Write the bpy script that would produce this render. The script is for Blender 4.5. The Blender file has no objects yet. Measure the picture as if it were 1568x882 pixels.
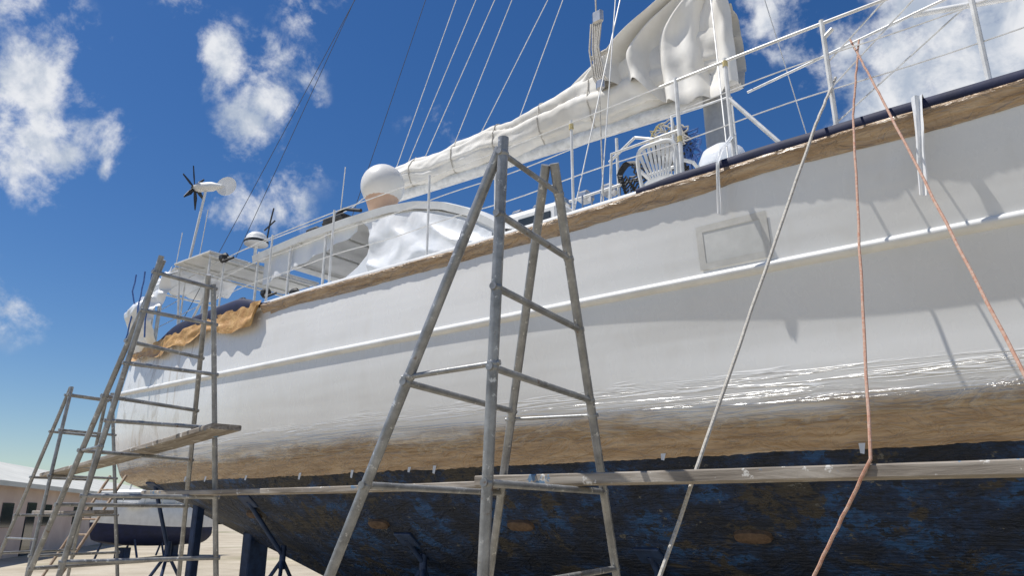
import bpy, math, random
from mathutils import Vector, Matrix, noise, Quaternion
random.seed(7)
S=bpy.context.scene
S.view_settings.view_transform='Standard'; S.view_settings.look='None'
S.view_settings.exposure=0; S.view_settings.gamma=1

# ------------------------------------------------------------------ materials
def mat(name):
    m=bpy.data.materials.new(name); m.use_nodes=True
    nt=m.node_tree; b=nt.nodes['Principled BSDF']
    return m,nt,b
def N(nt,t,**k):
    n=nt.nodes.new(t)
    for a,v in k.items(): setattr(n,a,v)
    return n
def L(nt,a,b): nt.links.new(a,b)
def noise_tex(nt,co,scale,detail=5,rough=.55,dist=0,vec=(1,1,1)):
    mp=N(nt,'ShaderNodeMapping'); mp.inputs['Scale'].default_value=vec
    L(nt,co,mp.inputs['Vector'])
    n=N(nt,'ShaderNodeTexNoise'); n.inputs['Scale'].default_value=scale
    n.inputs['Detail'].default_value=detail; n.inputs['Roughness'].default_value=rough
    n.inputs['Distortion'].default_value=dist
    L(nt,mp.outputs[0],n.inputs['Vector']); return n.outputs['Fac']
def ramp(nt,fac,stops):
    r=N(nt,'ShaderNodeValToRGB'); e=r.color_ramp.elements
    while len(e)<len(stops): e.new(.5)
    for i,(p,c) in enumerate(stops):
        e[i].position=p; e[i].color=(c[0],c[1],c[2],1)
    L(nt,fac,r.inputs[0]); return r.outputs[0]
def mixc(nt,f,a,b,mode='MIX'):
    m=N(nt,'ShaderNodeMix',data_type='RGBA',blend_type=mode)
    for sock,v in ((m.inputs[0],f),(m.inputs[6],a),(m.inputs[7],b)):
        if hasattr(v,'is_linked'): L(nt,v,sock)
        elif isinstance(v,(int,float)): sock.default_value=v
        else: sock.default_value=(v[0],v[1],v[2],1)
    return m.outputs[2]
def math_(nt,op,a,b=None,c=None,clamp=False):
    m=N(nt,'ShaderNodeMath',operation=op,use_clamp=clamp)
    for i,v in enumerate((a,b,c)):
        if v is None: continue
        if hasattr(v,'is_linked'): L(nt,v,m.inputs[i])
        else: m.inputs[i].default_value=v
    return m.outputs[0]
def maprange(nt,v,a,b,c=0,d=1,sm=True):
    m=N(nt,'ShaderNodeMapRange',interpolation_type='SMOOTHSTEP' if sm else 'LINEAR')
    L(nt,v,m.inputs[0])
    for i,q in enumerate((a,b,c,d)): m.inputs[i+1].default_value=q
    return m.outputs[0]
def bump(nt,b,h,strength=.3,dist=.02):
    n=N(nt,'ShaderNodeBump'); n.inputs['Strength'].default_value=strength; n.inputs['Distance'].default_value=dist
    L(nt,h,n.inputs['Height']); L(nt,n.outputs[0],b.inputs['Normal'])
def objco(nt): return N(nt,'ShaderNodeTexCoord').outputs['Object']
def ridge(nt,n,w=.16):
    return math_(nt,'SUBTRACT',1,maprange(nt,math_(nt,'ABSOLUTE',math_(nt,'SUBTRACT',n,.5)),0,w,0,1,False))

def simple(name,c1,c2,scale=6,rough=.5,metal=0,bs=.2,bd=.01,lo=.35,hi=.65,vec=(1,1,1)):
    m,nt,b=mat(name); co=objco(nt)
    n=noise_tex(nt,co,scale,4,.6,0,vec)
    L(nt,ramp(nt,n,[(lo,c1),(hi,c2)]),b.inputs['Base Color'])
    b.inputs['Roughness'].default_value=rough; b.inputs['Metallic'].default_value=metal
    if bs: bump(nt,b,noise_tex(nt,co,scale*3,3,.6,0,vec),bs,bd)
    return m

M={}
M['white']=simple('white_gelcoat',(.68,.68,.66),(.8,.8,.78),3,.35,0,.05)
M['rail']=simple('white_painted_steel',(.6,.6,.58),(.8,.8,.78),9,.4,0,0)
M['wrapwhite']=simple('white_paper_wrap',(.70,.73,.76),(.84,.84,.83),1.5,.3,0,.35,.03)  # bluish mottling puts the wrap's shading and reflections into its base colour
M['sail']=simple('sail_canvas',(.66,.63,.57),(.8,.78,.73),1.6,.8,0,.25,.03,vec=(1,1,.5))
M['navy']=simple('navy_canvas',(.004,.008,.035),(.008,.014,.06),5,.7,0,.2)
M['black']=simple('black_rubber',(.01,.01,.012),(.03,.03,.03),8,.55,0,0)
M['steel']=simple('stainless_steel',(.45,.45,.45),(.6,.6,.6),9,.3,1,0)
M['dwire']=simple('dark_wire',(.04,.045,.05),(.08,.08,.09),9,.5,.3,0)
M['wrope']=simple('white_rope',(.40,.37,.32),(.62,.59,.53),60,.85,0,.4)
M['orope']=simple('orange_rope',(.42,.2,.13),(.5,.36,.28),45,.85,0,.4)
M['yrope']=simple('yellow_rope',(.5,.40,.16),(.6,.52,.3),45,.85,0,.4)
M['brope']=simple('blue_rope',(.03,.09,.3),(.1,.2,.45),45,.85,0,.4)
M['mast']=simple('mast_paint',(.3,.3,.3),(.42,.42,.41),4,.4,0,0)
M['panelunder']=simple('solar_panel_back',(.55,.55,.52),(.68,.68,.66),3,.5,0,0)
M['panelface']=simple('solar_panel_face',(.01,.012,.03),(.02,.025,.06),3,.15,0,0)
M['window']=simple('tinted_window',(.02,.03,.04),(.04,.05,.06),2,.08,0,0)
M['salmon']=simple('salmon_render',(.56,.43,.36),(.66,.53,.45),.8,.9,0,.2)
M['roof']=simple('pale_roof',(.5,.5,.45),(.62,.61,.55),.6,.7,0,.1)
M['bluepaint']=simple('blue_stand_paint',(.015,.03,.07),(.03,.06,.14),7,.6,.2,.2)
M['wood']=simple('ladder_wood',(.3,.2,.13),(.45,.36,.27),12,.8,0,.3)
M['rust']=simple('rusty_anode',(.07,.045,.03),(.15,.10,.065),14,.8,.2,.5)
M['tarp']=simple('brown_tarp',(.38,.20,.06),(.55,.34,.13),7,.5,0,.6,.03)
M['concrete']=simple('concrete_block',(.25,.24,.22),(.36,.35,.32),9,.9,0,.4)

m,nt,b=mat('masking_paper'); co=objco(nt)
n1=noise_tex(nt,co,4,4,.6,.5,(.6,1,6))
L(nt,ramp(nt,n1,[(.25,(.27,.18,.105)),(.5,(.42,.30,.19)),(.75,(.55,.43,.30))]),b.inputs['Base Color'])
b.inputs['Roughness'].default_value=.35
pc=ridge(nt,noise_tex(nt,co,3.5,3,.6,1.2,(.8,1,2.2)),.12)
bump(nt,b,math_(nt,'ADD',pc,noise_tex(nt,co,9,4,.6,.8,(.8,1,4))),.6,.03)
M['paper']=m
m,nt,b=mat('scaffold_pipe'); co=objco(nt)
c=ramp(nt,noise_tex(nt,co,7,6,.7),[(.3,(.17,.172,.172)),(.52,(.30,.305,.305)),(.72,(.43,.435,.435))])
c=mixc(nt,maprange(nt,noise_tex(nt,co,22,3,.7),.6,.7),c,(.64,.64,.62))
c=mixc(nt,maprange(nt,noise_tex(nt,co,13,3,.7,.3),.64,.73,0,.7),c,(.17,.10,.06))
L(nt,c,b.inputs['Base Color']); b.inputs['Metallic'].default_value=.4; b.inputs['Roughness'].default_value=.4
bump(nt,b,noise_tex(nt,co,60,2,.6),.25,.004)
M['pipe']=m
m,nt,b=mat('weathered_plank'); co=objco(nt)
g=noise_tex(nt,co,14,6,.65,.6,(.12,1.5,1.5))
c=ramp(nt,g,[(.28,(.12,.10,.08)),(.5,(.27,.235,.195)),(.72,(.45,.41,.355))])
c=mixc(nt,maprange(nt,noise_tex(nt,co,9,4,.7),.60,.64),c,(.55,.53,.49))
c=mixc(nt,maprange(nt,noise_tex(nt,co,5,4,.7,.2),.63,.66),c,(.12,.2,.3))
L(nt,c,b.inputs['Base Color']); b.inputs['Roughness'].default_value=.85
bump(nt,b,g,.6,.01)
M['plank']=m
# hull
m,nt,b=mat('yacht_hull_paint'); co=objco(nt)
sx=N(nt,'ShaderNodeSeparateXYZ'); L(nt,co,sx.inputs[0]); X=sx.outputs[0]; Z=sx.outputs[2]
big=noise_tex(nt,co,.5,3,.5); fine=noise_tex(nt,co,4,4,.6,.4,(1,1,.5))
top=mixc(nt,maprange(nt,big,.3,.75),(.71,.70,.67),(.79,.79,.77))
top=mixc(nt,maprange(nt,fine,.5,.85,0,.3),top,(.6,.57,.5))
sn=noise_tex(nt,co,2.6,6,.7,.5,(1,1,.6))
st=math_(nt,'MULTIPLY',maprange(nt,X,-9.5,-13.5),maprange(nt,sn,.5,.66))
top=mixc(nt,math_(nt,'MULTIPLY',st,.6),top,(.36,.29,.2))
drip=math_(nt,'MULTIPLY',maprange(nt,noise_tex(nt,co,6,2,.5,0,(1,1,.05)),.64,.72),maprange(nt,X,-8,-11))
top=mixc(nt,math_(nt,'MULTIPLY',drip,.4),top,(.45,.36,.24))
pn=noise_tex(nt,co,2.0,4,.6,.6,(.5,.8,2))
zz=math_(nt,'ADD',Z,math_(nt,'MULTIPLY',math_(nt,'SUBTRACT',pn,.5),.38))
pf=maprange(nt,zz,2.56,2.34)
film=maprange(nt,zz,2.78,2.60)          # clear film lapped over the fresh paint
pw=noise_tex(nt,co,5,6,.7,.5,(.35,.6,9))
crease=ridge(nt,noise_tex(nt,co,1.7,3,.55,1.8,(.8,1,2.6)),.07)
crease2=ridge(nt,noise_tex(nt,co,4.5,3,.6,1.2,(.6,1,2.2)),.10)
crease3=ridge(nt,noise_tex(nt,co,2.6,3,.5,.8,(.25,1,7)),.08)
pap=ramp(nt,pw,[(.28,(.23,.15,.08)),(.5,(.38,.265,.155)),(.75,(.56,.44,.29))])
pap=mixc(nt,math_(nt,'MULTIPLY',crease,.4),pap,(.64,.56,.44))
up=mixc(nt,pf,top,pap)
a1=noise_tex(nt,co,1.7,7,.75,.2,(1,1,1.2)); a2=noise_tex(nt,co,1.0,7,.75,.4,(1,1,1)); a3=noise_tex(nt,co,6,5,.75,.2,(1,1,1.6))
af=ramp(nt,a1,[(.3,(.004,.006,.012)),(.44,(.006,.012,.028)),(.54,(.009,.028,.08)),(.61,(.014,.075,.21)),(.68,(.01,.03,.09))])
af=mixc(nt,maprange(nt,a2,.53,.57),af,(.045,.040,.033))
af=mixc(nt,maprange(nt,a3,.54,.58),af,(.006,.013,.03))
af=mixc(nt,maprange(nt,a3,.36,.34),af,(.12,.12,.11))
isup=maprange(nt,Z,2.12,2.13,sm=False)
inv=math_(nt,'SUBTRACT',1,isup)
L(nt,mixc(nt,isup,af,up),b.inputs['Base Color'])
r=math_(nt,'ADD',math_(nt,'MULTIPLY',inv,.45),math_(nt,'MULTIPLY',fine,.15))
r=math_(nt,'SUBTRACT',math_(nt,'ADD',r,.20),math_(nt,'MULTIPLY',film,.10))
L(nt,r,b.inputs['Roughness'])
h1=noise_tex(nt,co,1.1,2,.5,0,(.3,1,2.4))
wr_=math_(nt,'ADD',math_(nt,'MULTIPLY',pw,.45),math_(nt,'ADD',math_(nt,'MULTIPLY',crease,.5),math_(nt,'MULTIPLY',crease2,.3)))
h2=math_(nt,'ADD',math_(nt,'MULTIPLY',wr_,pf),math_(nt,'MULTIPLY',math_(nt,'MULTIPLY',crease3,film),.3))
h3=math_(nt,'MULTIPLY',math_(nt,'MULTIPLY',a3,inv),.3)
bump(nt,b,math_(nt,'ADD',math_(nt,'MULTIPLY',h1,.35),math_(nt,'ADD',h2,h3)),.65,.05)
M['hull']=m
m,nt,b=mat('sandy_gravel'); co=objco(nt)
c=ramp(nt,noise_tex(nt,co,.35,6,.65),[(.3,(.32,.27,.19)),(.55,(.48,.42,.32)),(.75,(.56,.51,.4))])
c=mixc(nt,maprange(nt,noise_tex(nt,co,.12,5,.6),.55,.68,0,.6),c,(.16,.17,.07))
c=mixc(nt,maprange(nt,noise_tex(nt,co,18,4,.7),.5,.8,0,.5),c,(.22,.2,.16))
L(nt,c,b.inputs['Base Color']); b.inputs['Roughness'].default_value=.95
bump(nt,b,noise_tex(nt,co,25,4,.7),.6,.03)
M['ground']=m

# ------------------------------------------------------------------ helpers
def obj(name,verts,faces,mt,parent=None,smooth=False):
    me=bpy.data.meshes.new(name); me.from_pydata([tuple(v) for v in verts],[],faces)
    me.materials.append(M[mt] if isinstance(mt,str) else mt)
    if smooth: me.polygons.foreach_set('use_smooth',[True]*len(me.polygons))
    me.update()
    o=bpy.data.objects.new(name,me); S.collection.objects.link(o)
    if parent: o.parent=parent
    return o
def empty(name):
    o=bpy.data.objects.new(name,None); S.collection.objects.link(o); return o
class B:
    def __init__(s): s.v=[]; s.f=[]
    def add(s,v,f):
        n=len(s.v); s.v+= [Vector(q) for q in v]; s.f+=[tuple(i+n for i in q) for q in f]; return s
    def tube(s,pts,r,n=10,cap=True):
        pts=[Vector(p) for p in pts]; rs=r if isinstance(r,(list,tuple)) else [r]*len(pts)
        base=len(s.v); up=None
        for i,p in enumerate(pts):
            if i==0: t=pts[1]-p
            elif i==len(pts)-1: t=p-pts[-2]
            else: t=(pts[i+1]-p).normalized()+(p-pts[i-1]).normalized()
            if t.length<1e-9: t=Vector((0,0,1))
            t.normalize()
            if up is None:
                up=Vector((0,0,1)) if abs(t.z)<.9 else Vector((1,0,0))
            a=up-t*up.dot(t); a.normalize(); up=a; b_=t.cross(a)
            for k in range(n):
                w=2*math.pi*k/n
                s.v.append(p+(a*math.cos(w)+b_*math.sin(w))*rs[i])
        for i in range(len(pts)-1):
            for k in range(n):
                k2=(k+1)%n
                s.f.append((base+i*n+k,base+i*n+k2,base+(i+1)*n+k2,base+(i+1)*n+k))
        if cap:
            s.f.append(tuple(base+k for k in range(n))[::-1]); e=base+(len(pts)-1)*n
            s.f.append(tuple(e+k for k in range(n)))
        return s
    def box(s,c,d,bev=.01,rot=None):
        x,y,z=d[0]/2,d[1]/2,d[2]/2; bv=min(bev,x*.9,y*.9,z*.9)
        vs=[]; idx={}
        for sx_ in (-1,1):
            for sy in (-1,1):
                for sz in (-1,1):
                    for ax in range(3):
                        v=[sx_*(x-bv),sy*(y-bv),sz*(z-bv)]
                        v[ax]=(sx_*x,sy*y,sz*z)[ax]
                        idx[(sx_,sy,sz,ax)]=len(vs); vs.append(Vector(v))
        fs=[]
        g=lambda a,b_,c_,k: idx[(a,b_,c_,k)]
        for q in (-1,1):
            o=[(-1,-1),(1,-1),(1,1),(-1,1)]
            f0=[g(q,a,b_,0) for a,b_ in o]; f1=[g(a,q,b_,1) for a,b_ in o]; f2=[g(a,b_,q,2) for a,b_ in o]
            fs+= [f0 if q>0 else f0[::-1], f1[::-1] if q>0 else f1, f2 if q>0 else f2[::-1]]
        for a in (-1,1):
            for b_ in (-1,1):
                fs.append([g(a,b_,-1,0),g(a,b_,1,0),g(a,b_,1,1),g(a,b_,-1,1)])
                fs.append([g(a,-1,b_,0),g(a,1,b_,0),g(a,1,b_,2),g(a,-1,b_,2)])
                fs.append([g(-1,a,b_,1),g(1,a,b_,1),g(1,a,b_,2),g(-1,a,b_,2)])
                for c_ in (-1,1): fs.append([g(a,b_,c_,0),g(a,b_,c_,1),g(a,b_,c_,2)])
        c=Vector(c)
        if rot is not None: vs=[rot@v for v in vs]
        s.add([v+c for v in vs],fs); return s
    def sphere(s,c,r,sc=(1,1,1),nu=24,nv=14,zmin=-1):
        c=Vector(c); vs=[];fs=[]
        for j in range(nv+1):
            ph=-math.pi/2+math.pi*j/nv
            for i in range(nu):
                w=2*math.pi*i/nu
                vs.append(c+Vector((math.cos(w)*math.cos(ph)*r*sc[0],math.sin(w)*math.cos(ph)*r*sc[1],max(math.sin(ph),zmin)*r*sc[2])))
        for j in range(nv):
            for i in range(nu):
                i2=(i+1)%nu; fs.append((j*nu+i,j*nu+i2,(j+1)*nu+i2,(j+1)*nu+i))
        s.add(vs,fs); return s
    def grid(s,fn,nu,nv):
        vs=[fn(i/nu,j/nv) for i in range(nu+1) for j in range(nv+1)]
        fs=[(i*(nv+1)+j,(i+1)*(nv+1)+j,(i+1)*(nv+1)+j+1,i*(nv+1)+j+1) for i in range(nu) for j in range(nv)]
        s.add(vs,fs); return s
    def xform(s,fn): s.v=[fn(v) for v in s.v]; return s
    def make(s,name,mt,parent=None,smooth=False):
        o=obj(name,s.v,s.f,mt,parent,smooth)
        if smooth:
            try: o.data.set_sharp_from_angle(angle=math.radians(40))
            except Exception: pass
        return o
def sm(a,b,x):
    t=max(0,min(1,(x-a)/(b-a))); return t*t*(3-2*t)
def lerp(a,b,t): return a+(b-a)*t
def nz(x,y=0,z=0): return noise.noise(Vector((x,y,z)))
def interp(tab,z):
    n=len(tab)
    if z<=tab[0][0]: return tab[0][1]
    if z>=tab[-1][0]: return tab[-1][1]
    for i in range(n-1):
        if tab[i][0]<=z<=tab[i+1][0]: break
    def slope(k):
        if k<=0: return (tab[1][1]-tab[0][1])/(tab[1][0]-tab[0][0])
        if k>=n-1: return (tab[-1][1]-tab[-2][1])/(tab[-1][0]-tab[-2][0])
        return (tab[k+1][1]-tab[k-1][1])/(tab[k+1][0]-tab[k-1][0])
    h=tab[i+1][0]-tab[i][0]; t=(z-tab[i][0])/h
    return ((2*t**3-3*t*t+1)*tab[i][1]+(t**3-2*t*t+t)*h*slope(i)+(-2*t**3+3*t*t)*tab[i+1][1]+(t**3-t*t)*h*slope(i+1))

# ------------------------------------------------------------------ hull form
YC=2.5; XE=-15.4
def halfb(x):
    if x<-7.5:
        q=(-7.5-x)/7.9; v=2.5-.98*q**2.1
        return v*(1-.22*sm(-14.7,XE,x))
    if x>0:
        return 2.5*max(0,1-(x/6.6)**2.2)
    return 2.5
def sheer(x): return 4.5+ (.55*(x/6.5)**2 if x>0 else 0) - .03*sm(-8,-14,x)
def rubz(x): return 3.6+(.28*((-8-x)/7)**2 if x<-8 else 0)+(.4*(x/6.5)**2 if x>0 else 0)
def keel(x):
    if x<-9: return .3+1.6*(((-9-x)/6.3)**.95)
    if x>3: return .3+2.0*((x-3)/3.5)**1.6
    return .3
def wl(x): return 2.14+.1*sm(-9,-14,x)
def section(x):
    k=keel(x); fl=sm(-6,-.5,x)*.075
    w=wl(x)
    def mz(z): return k+(w-k)*(z-.3)/1.8
    return [(k,.05),(mz(.6),.13),(mz(.9),.3),(mz(1.3),.53),(mz(1.7),.71),(w,.855),(w+.22,.922),(w+.45,.962-fl*.2),(3.05,.99-fl*.45),(rubz(x),1.0),(sheer(x),.985+fl)]
def yn(x,z): return YC-halfb(x)*interp(section(x),z)
def xshift(x,z):
    w=sm(-13.6,XE,x)
    return w*(-.35*math.sin(math.pi*max(0,min(1,(z-1.9)/2.7)))+.15)
def hp(x,z,off=0,far=False):
    y=yn(x,z)-off
    if far: y=2*YC-y
    return Vector((x+xshift(x,z),y,z))
yacht=empty('sailing_yacht')
xs=[XE+i*.1 for i in range(0,int((6.5-XE)/.1)+1)]
NZ=64
def zrow(x,j):
    k=keel(x); return k+(sheer(x)-k)*(j/NZ)
vs=[];fs=[]
for far in (False,True):
    base=len(vs)
    for x in xs:
        for j in range(NZ+1): vs.append(hp(x,zrow(x,j),0,far))
    for i in range(len(xs)-1):
        for j in range(NZ):
            a=base+i*(NZ+1)+j; q=(a,a+NZ+1,a+NZ+2,a+1)
            fs.append(q if not far else q[::-1])
off=len(xs)*(NZ+1)
for j in range(NZ): fs.append((j,j+1,off+j+1,off+j))
for i in range(len(xs)-1):
    a=i*(NZ+1); fs.append((a,off+a,off+a+NZ+1,a+NZ+1))
o=obj('hull',vs,fs,'hull',yacht,True)
o.data.set_sharp_from_angle(angle=math.radians(50))
vs=[];fs=[]
for x in xs:
    z=sheer(x)-.06
    vs+= [hp(x,z,-.03),hp(x,z,-.03,True)]
for i in range(len(xs)-1): fs.append((2*i,2*i+1,2*i+3,2*i+2))
obj('deck',vs,fs,'white',yacht)
def strip(name,prof,x0,x1,zf,mt,step=.1,far=False,smooth=True,wob=None):
    n=int((x1-x0)/step)+1; vs=[];fs=[]
    P=len(prof)
    for i in range(n+1):
        x=x0+(x1-x0)*i/n
        for k,(o,dz) in enumerate(prof):
            z=zf(x)+dz
            o2,dz2=wob(x,k) if wob else (0,0)
            vs.append(hp(x,z+dz2,0,far)+Vector((0,-(o+o2)*(-1 if far else 1)*1.0,0)))
    for i in range(n):
        for k in range(P-1):
            a=i*P+k; fs.append((a,a+P,a+P+1,a+1))
    return obj(name,vs,fs,mt,yacht,smooth)
rp=[(-.01,.055),(.012,.048),(.04,.025),(.045,.005),(.042,-.012),(.022,-.03),(.006,-.042),(-.01,-.045)]
strip('rub_rail',rp,XE+.05,6.3,rubz,'white'); strip('rub_rail_far',rp,XE+.05,6.3,rubz,'white',far=True)
cap=[(-.02,-.02),(.035,-.01),(.045,.03),(.045,.06),(.03,.08),(-.06,.085),(-.1,.06),(-.1,-.05)]
strip('toe_rail',cap,XE+.05,6.3,sheer,'white'); strip('toe_rail_far',cap,XE+.05,6.3,sheer,'white',far=True)
nv=[(.05,.03),(.06,.05),(.06,.08),(.055,.115),(.02,.13),(-.08,.125),(-.12,.09)]
def wb(x,k): return (.006*nz(x*2,k),.010*nz(x*1.5,k,3)-.03*sm(-2.5,-3.0,x)*(k>2))
strip('navy_cover',nv,-3.0,6.2,sheer,'navy',wob=wb)
def wba(x,k):
    h=sm(-13.2,-12,x)*sm(-9.0,-10.0,x)
    dz=nv[k][1]*1.3*h; return (.006*nz(x*2,k),dz-.02+.01*nz(x*1.5,k,3)-(1-h)*nv[k][1]*.4)
strip('navy_cover_aft',nv,-13.2,-9.0,sheer,'navy',wob=wba)
def wp(x,k):
    return (.014*nz(x*3,k*1.3)+.006*nz(x*14,k*2),(.02*nz(x*1.6,5)+.006*nz(x*9,9))*(1.0 if k>4 else .5))
pp=[(.05,.035),(.064,.03),(.068,.01),(.06,-.01),(.05,-.03),(.035,-.05),(.022,-.065),(.008,-.08)]
strip('masking_paper_sheer',pp,-9.2,6.2,sheer,'paper',step=.03,wob=wp)
pp2=[(.022,-.05),(.02,-.07),(.014,-.09),(.005,-.12)]
def wp2(x,k): return (.006*nz(x*5,k*1.3),(.05*nz(x*.9,5)+.008*nz(x*7,9))*(1.0 if k>1 else .3))
strip('masking_paper_strip',pp2,-9.0,6.2,sheer,'paper',step=.05,wob=wp2)
n=700; P=9; vs=[];fs=[]
for i in range(n+1):
    x=-14.6+i*(20.4/n)
    rag=.022*nz(x*1.3,1)+.02*abs(nz(x*6,4))+.008*nz(x*21,2)
    low=wl(x)-.04+rag
    hi=wl(x)+.17+.05*nz(x*.6,8)
    for k in range(P):
        t=k/(P-1); z=lerp(hi,low,t)
        o=.002+.016*t+.012*nz(x*2.2,t*3,1)*(.2+t)+.005*nz(x*9,t*6,2)
        p=hp(x,z); vs.append(p+Vector((0,-max(.003,o)*(.2+.8*min(1,t*4)),-.3*max(0,o-.02))))
for i in range(n):
    for k in range(P-1):
        a=i*P+k; fs.append((a,a+1,a+P+1,a+P))
obj('masking_paper_waterline',vs,fs,'paper',yacht,True)
b=B()
for x in (-11.6,-9.7,-7.35,-6.35,-5.95,-10.9,-3.1,-8.4,-5.2,-1.4):
    p=hp(x,wl(x)+.0,.03); w=.025; h=random.uniform(.06,.12)
    b.add([p+Vector((-w,0,0)),p+Vector((w,0,0)),p+Vector((w*.4,-.01,-h)),p+Vector((-w*.7,-.015,-h*.9))],[(0,1,2,3)])
b.make('tape_tabs','white',yacht)
b=B()
def tf(u,v):
    x=lerp(-14.3,-9.2,u); dp=.42*(.6+.5*nz(x*.9,2))*(1-.25*math.cos(u*6)) +.26*sm(.7,.95,u)*(1-sm(.98,1,u))
    z=sheer(x)+.11-dp*v
    y=yn(x,min(z,sheer(x)))-.06-.06*v*(1+nz(x*3,v*2))-.04*nz(x*4,v*3,4)
    return Vector((x+xshift(x,4.4),y,z))
b.grid(tf,120,12); b.make('orange_tarp','tarp',yacht,True)
b=B()
def hull_panel(b,x0,x1,z0,z1,o,nx=6,nzz=4):
    b.grid(lambda u,v: hp(lerp(x0,x1,u),lerp(z0,z1,v),o),nx,nzz)
hull_panel(b,-2.40,-1.88,3.74,4.02,.006); b.make('masked_port',simple('port_paint',(.6,.6,.57),(.68,.68,.65),8,.4,0,0),yacht)
b=B()
for (x0,x1,z0,z1) in ((-2.46,-2.40,3.68,4.08),(-1.88,-1.82,3.68,4.08),(-2.40,-1.88,4.02,4.08),(-2.40,-1.88,3.68,3.74)):
    hull_panel(b,x0,x1,z0,z1,.010,2,2)
b.make('port_frame',simple('port_tape',(.54,.53,.49),(.63,.62,.58),8,.6,0,0),yacht)
b=B()
for (x,z) in ((-2.6,1.42),(-5.2,1.5),(-7.5,1.5),(-10.4,1.62),(0.6,1.42)):
    c=hp(x,z); t=(hp(x,z+.05)-hp(x,z-.05)).normalized(); nrm=t.cross(Vector((1,0,0))).normalized()
    if nrm.y>0: nrm=-nrm
    rot=Matrix((Vector((1,0,0)),t,nrm)).transposed()
    q=[(math.copysign(abs(math.cos(w))**.6,math.cos(w)),math.copysign(abs(math.sin(w))**.7,math.sin(w))) for w in [2*math.pi*k/20 for k in range(20)]]
    v0=[c+rot@Vector((.18*a,.08*bb,-.01)) for a,bb in q]; v1=[c+rot@Vector((.17*a,.072*bb,.035)) for a,bb in q]; v2=[c+rot@Vector((.12*a,.045*bb,.05)) for a,bb in q]
    b.add(v0+v1+v2,[(k,(k+1)%20,20+(k+1)%20,20+k) for k in range(20)]+[(20+k,20+(k+1)%20,40+(k+1)%20,40+k) for k in range(20)]+[tuple(range(40,60))])
b.make('anodes','rust',yacht,True)

# ------------------------------------------------------------------ rails
rails=B(); wires=B()
st_x=[5.2,3.6,2.2,1.0,-.1,-1.2,-2.1,-2.62,-3.9,-5.0,-6.1,-7.97,-9.5,-11.0,-12.6,-13.8,-15.0]
def rl(x,z,far=False): 
    p=hp(x,sheer(x)-.05,-.2,far); p.z=z+ (sheer(x)-4.5); return p
for far in (False,True):
    for x in st_x:
        a=rl(x,4.5,far); t=rl(x,5.78,far)
        rails.tube([a,t],.022 if x>-3 else .016,8)
        rails.tube([a+Vector((0,0,.05)),a+Vector((0,0,.13))],.035,8)
    xr=[5.2-i*.25 for i in range(81)]
    rails.tube([rl(x,5.75,far) for x in xr if x>=-3.0],.016,8)
    wires.tube([rl(x,5.75,far) for x in xr if x<=-2.6 and x>-15.1],.008,6)
    for z in (5.42,5.08):
        wires.tube([rl(x,z+.012*math.sin(x*3),far) for x in xr if x>-15.1],.007,6)
rails.tube([rl(-2.1,5.35),rl(-1.6,4.62)],.02,8)
rails.tube([rl(-2.62,5.2),rl(-3.4,5.2),rl(-3.45,4.6)],.016,8)
rails.tube([rl(-1.2,5.6),rl(-1.2,5.6)+Vector((.08,0,.06))],.02,8)
for y in (.9,2.2,3.4):
    rails.tube([(-12.4,y,4.5),(-12.4,y,5.85)],.02,8)
for p in ([(-11.35,.35,4.5),(-11.35,.35,5.88)],[(-12.35,.5,4.5),(-12.35,.35,5.85)],[(-11.35,2.6,4.5),(-11.35,2.6,5.86)],[(-12.4,.3,5.84),(-12.4,2.6,5.84)],[(-11.3,.3,5.84),(-11.3,2.6,5.84)],
          [(-12.35,.4,5.8),(-13.4,.6,5.95),(-14.4,1.0,5.9),(-14.6,1.1,4.5)],[(-12.35,2.6,5.8),(-14.4,3.4,5.9),(-14.6,3.5,4.5)],[(-14.4,1.0,5.9),(-14.4,3.4,5.9)],
          [(-13.4,.6,5.95),(-13.5,.65,4.5)],[(-11.9,.35,4.5),(-11.35,.35,5.2)]):
    rails.tube(p,.02,8)
rails.make('guard_rails','rail',yacht,True)
wires.make('lifelines','rail',yacht,True)
b=B()
for x,z in ((-2.1,5.72),(-2.62,5.1),(-3.9,5.7)): 
    b.tube([rl(x,z)+Vector((0,0,-.03)),rl(x,z)+Vector((0,0,.03))],.027,8)
b.make('yellow_lashings','yrope',yacht,True)

# solar panels
b=B(); bt=B()
for k in range(3):
    y=.66+.78*k
    b.box((-11.85,y,5.9),(1.15,.76,.035),.008)
    bt.box((-11.85,y,5.924),(1.09,.7,.008),.002)
    for q in (-.3,.3): b.box((-11.85+q,y,5.87),(.03,.7,.03),.004)
b.make('solar_panel_frames','panelunder',yacht); bt.make('solar_panel_cells','panelface',yacht)
b=B(); b.tube([(-11.3,1.16,5.9),(-11.3,1.16,6.26)],.03,8)
b.tube([(-11.3,1.16,6.25),(-11.3,1.16,6.28),(-11.3,1.16,6.36),(-11.3,1.16,6.38)],[.12,.21,.21,.19],20)
b.sphere((-11.3,1.16,6.38),.19,(1,1,.75),20,10,0); b.make('small_radome','white',yacht,True)
b=B(); b.tube([(-11.3,1.16,6.30),(-11.3,1.16,6.34)],.215,20)
b.tube([(-11.2,1.3,6.35),(-11.15,1.3,6.7),(-11.0,1.25,6.95)],.014,6); b.tube([(-11.3,1.3,6.6),(-11.0,1.3,6.72)],.014,6)
for (x,y,z) in ((-11.0,.4,5.75),(-11.1,.9,5.0),(-10.8,.7,5.0),(-10.6,1.2,5.05),(-10.3,.8,5.1),(-9.8,1.0,5.05)):
    b.box((x,y,z),(.2,.14,.16),.05); b.tube([(x,y,z),(x+.15,y-.1,z-.12),(x+.3,y,z-.05)],.02,6)
b.make('deck_gear','black',yacht,True)
wg=B(); hub=Vector((-12.3,.62,7.5))
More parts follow.
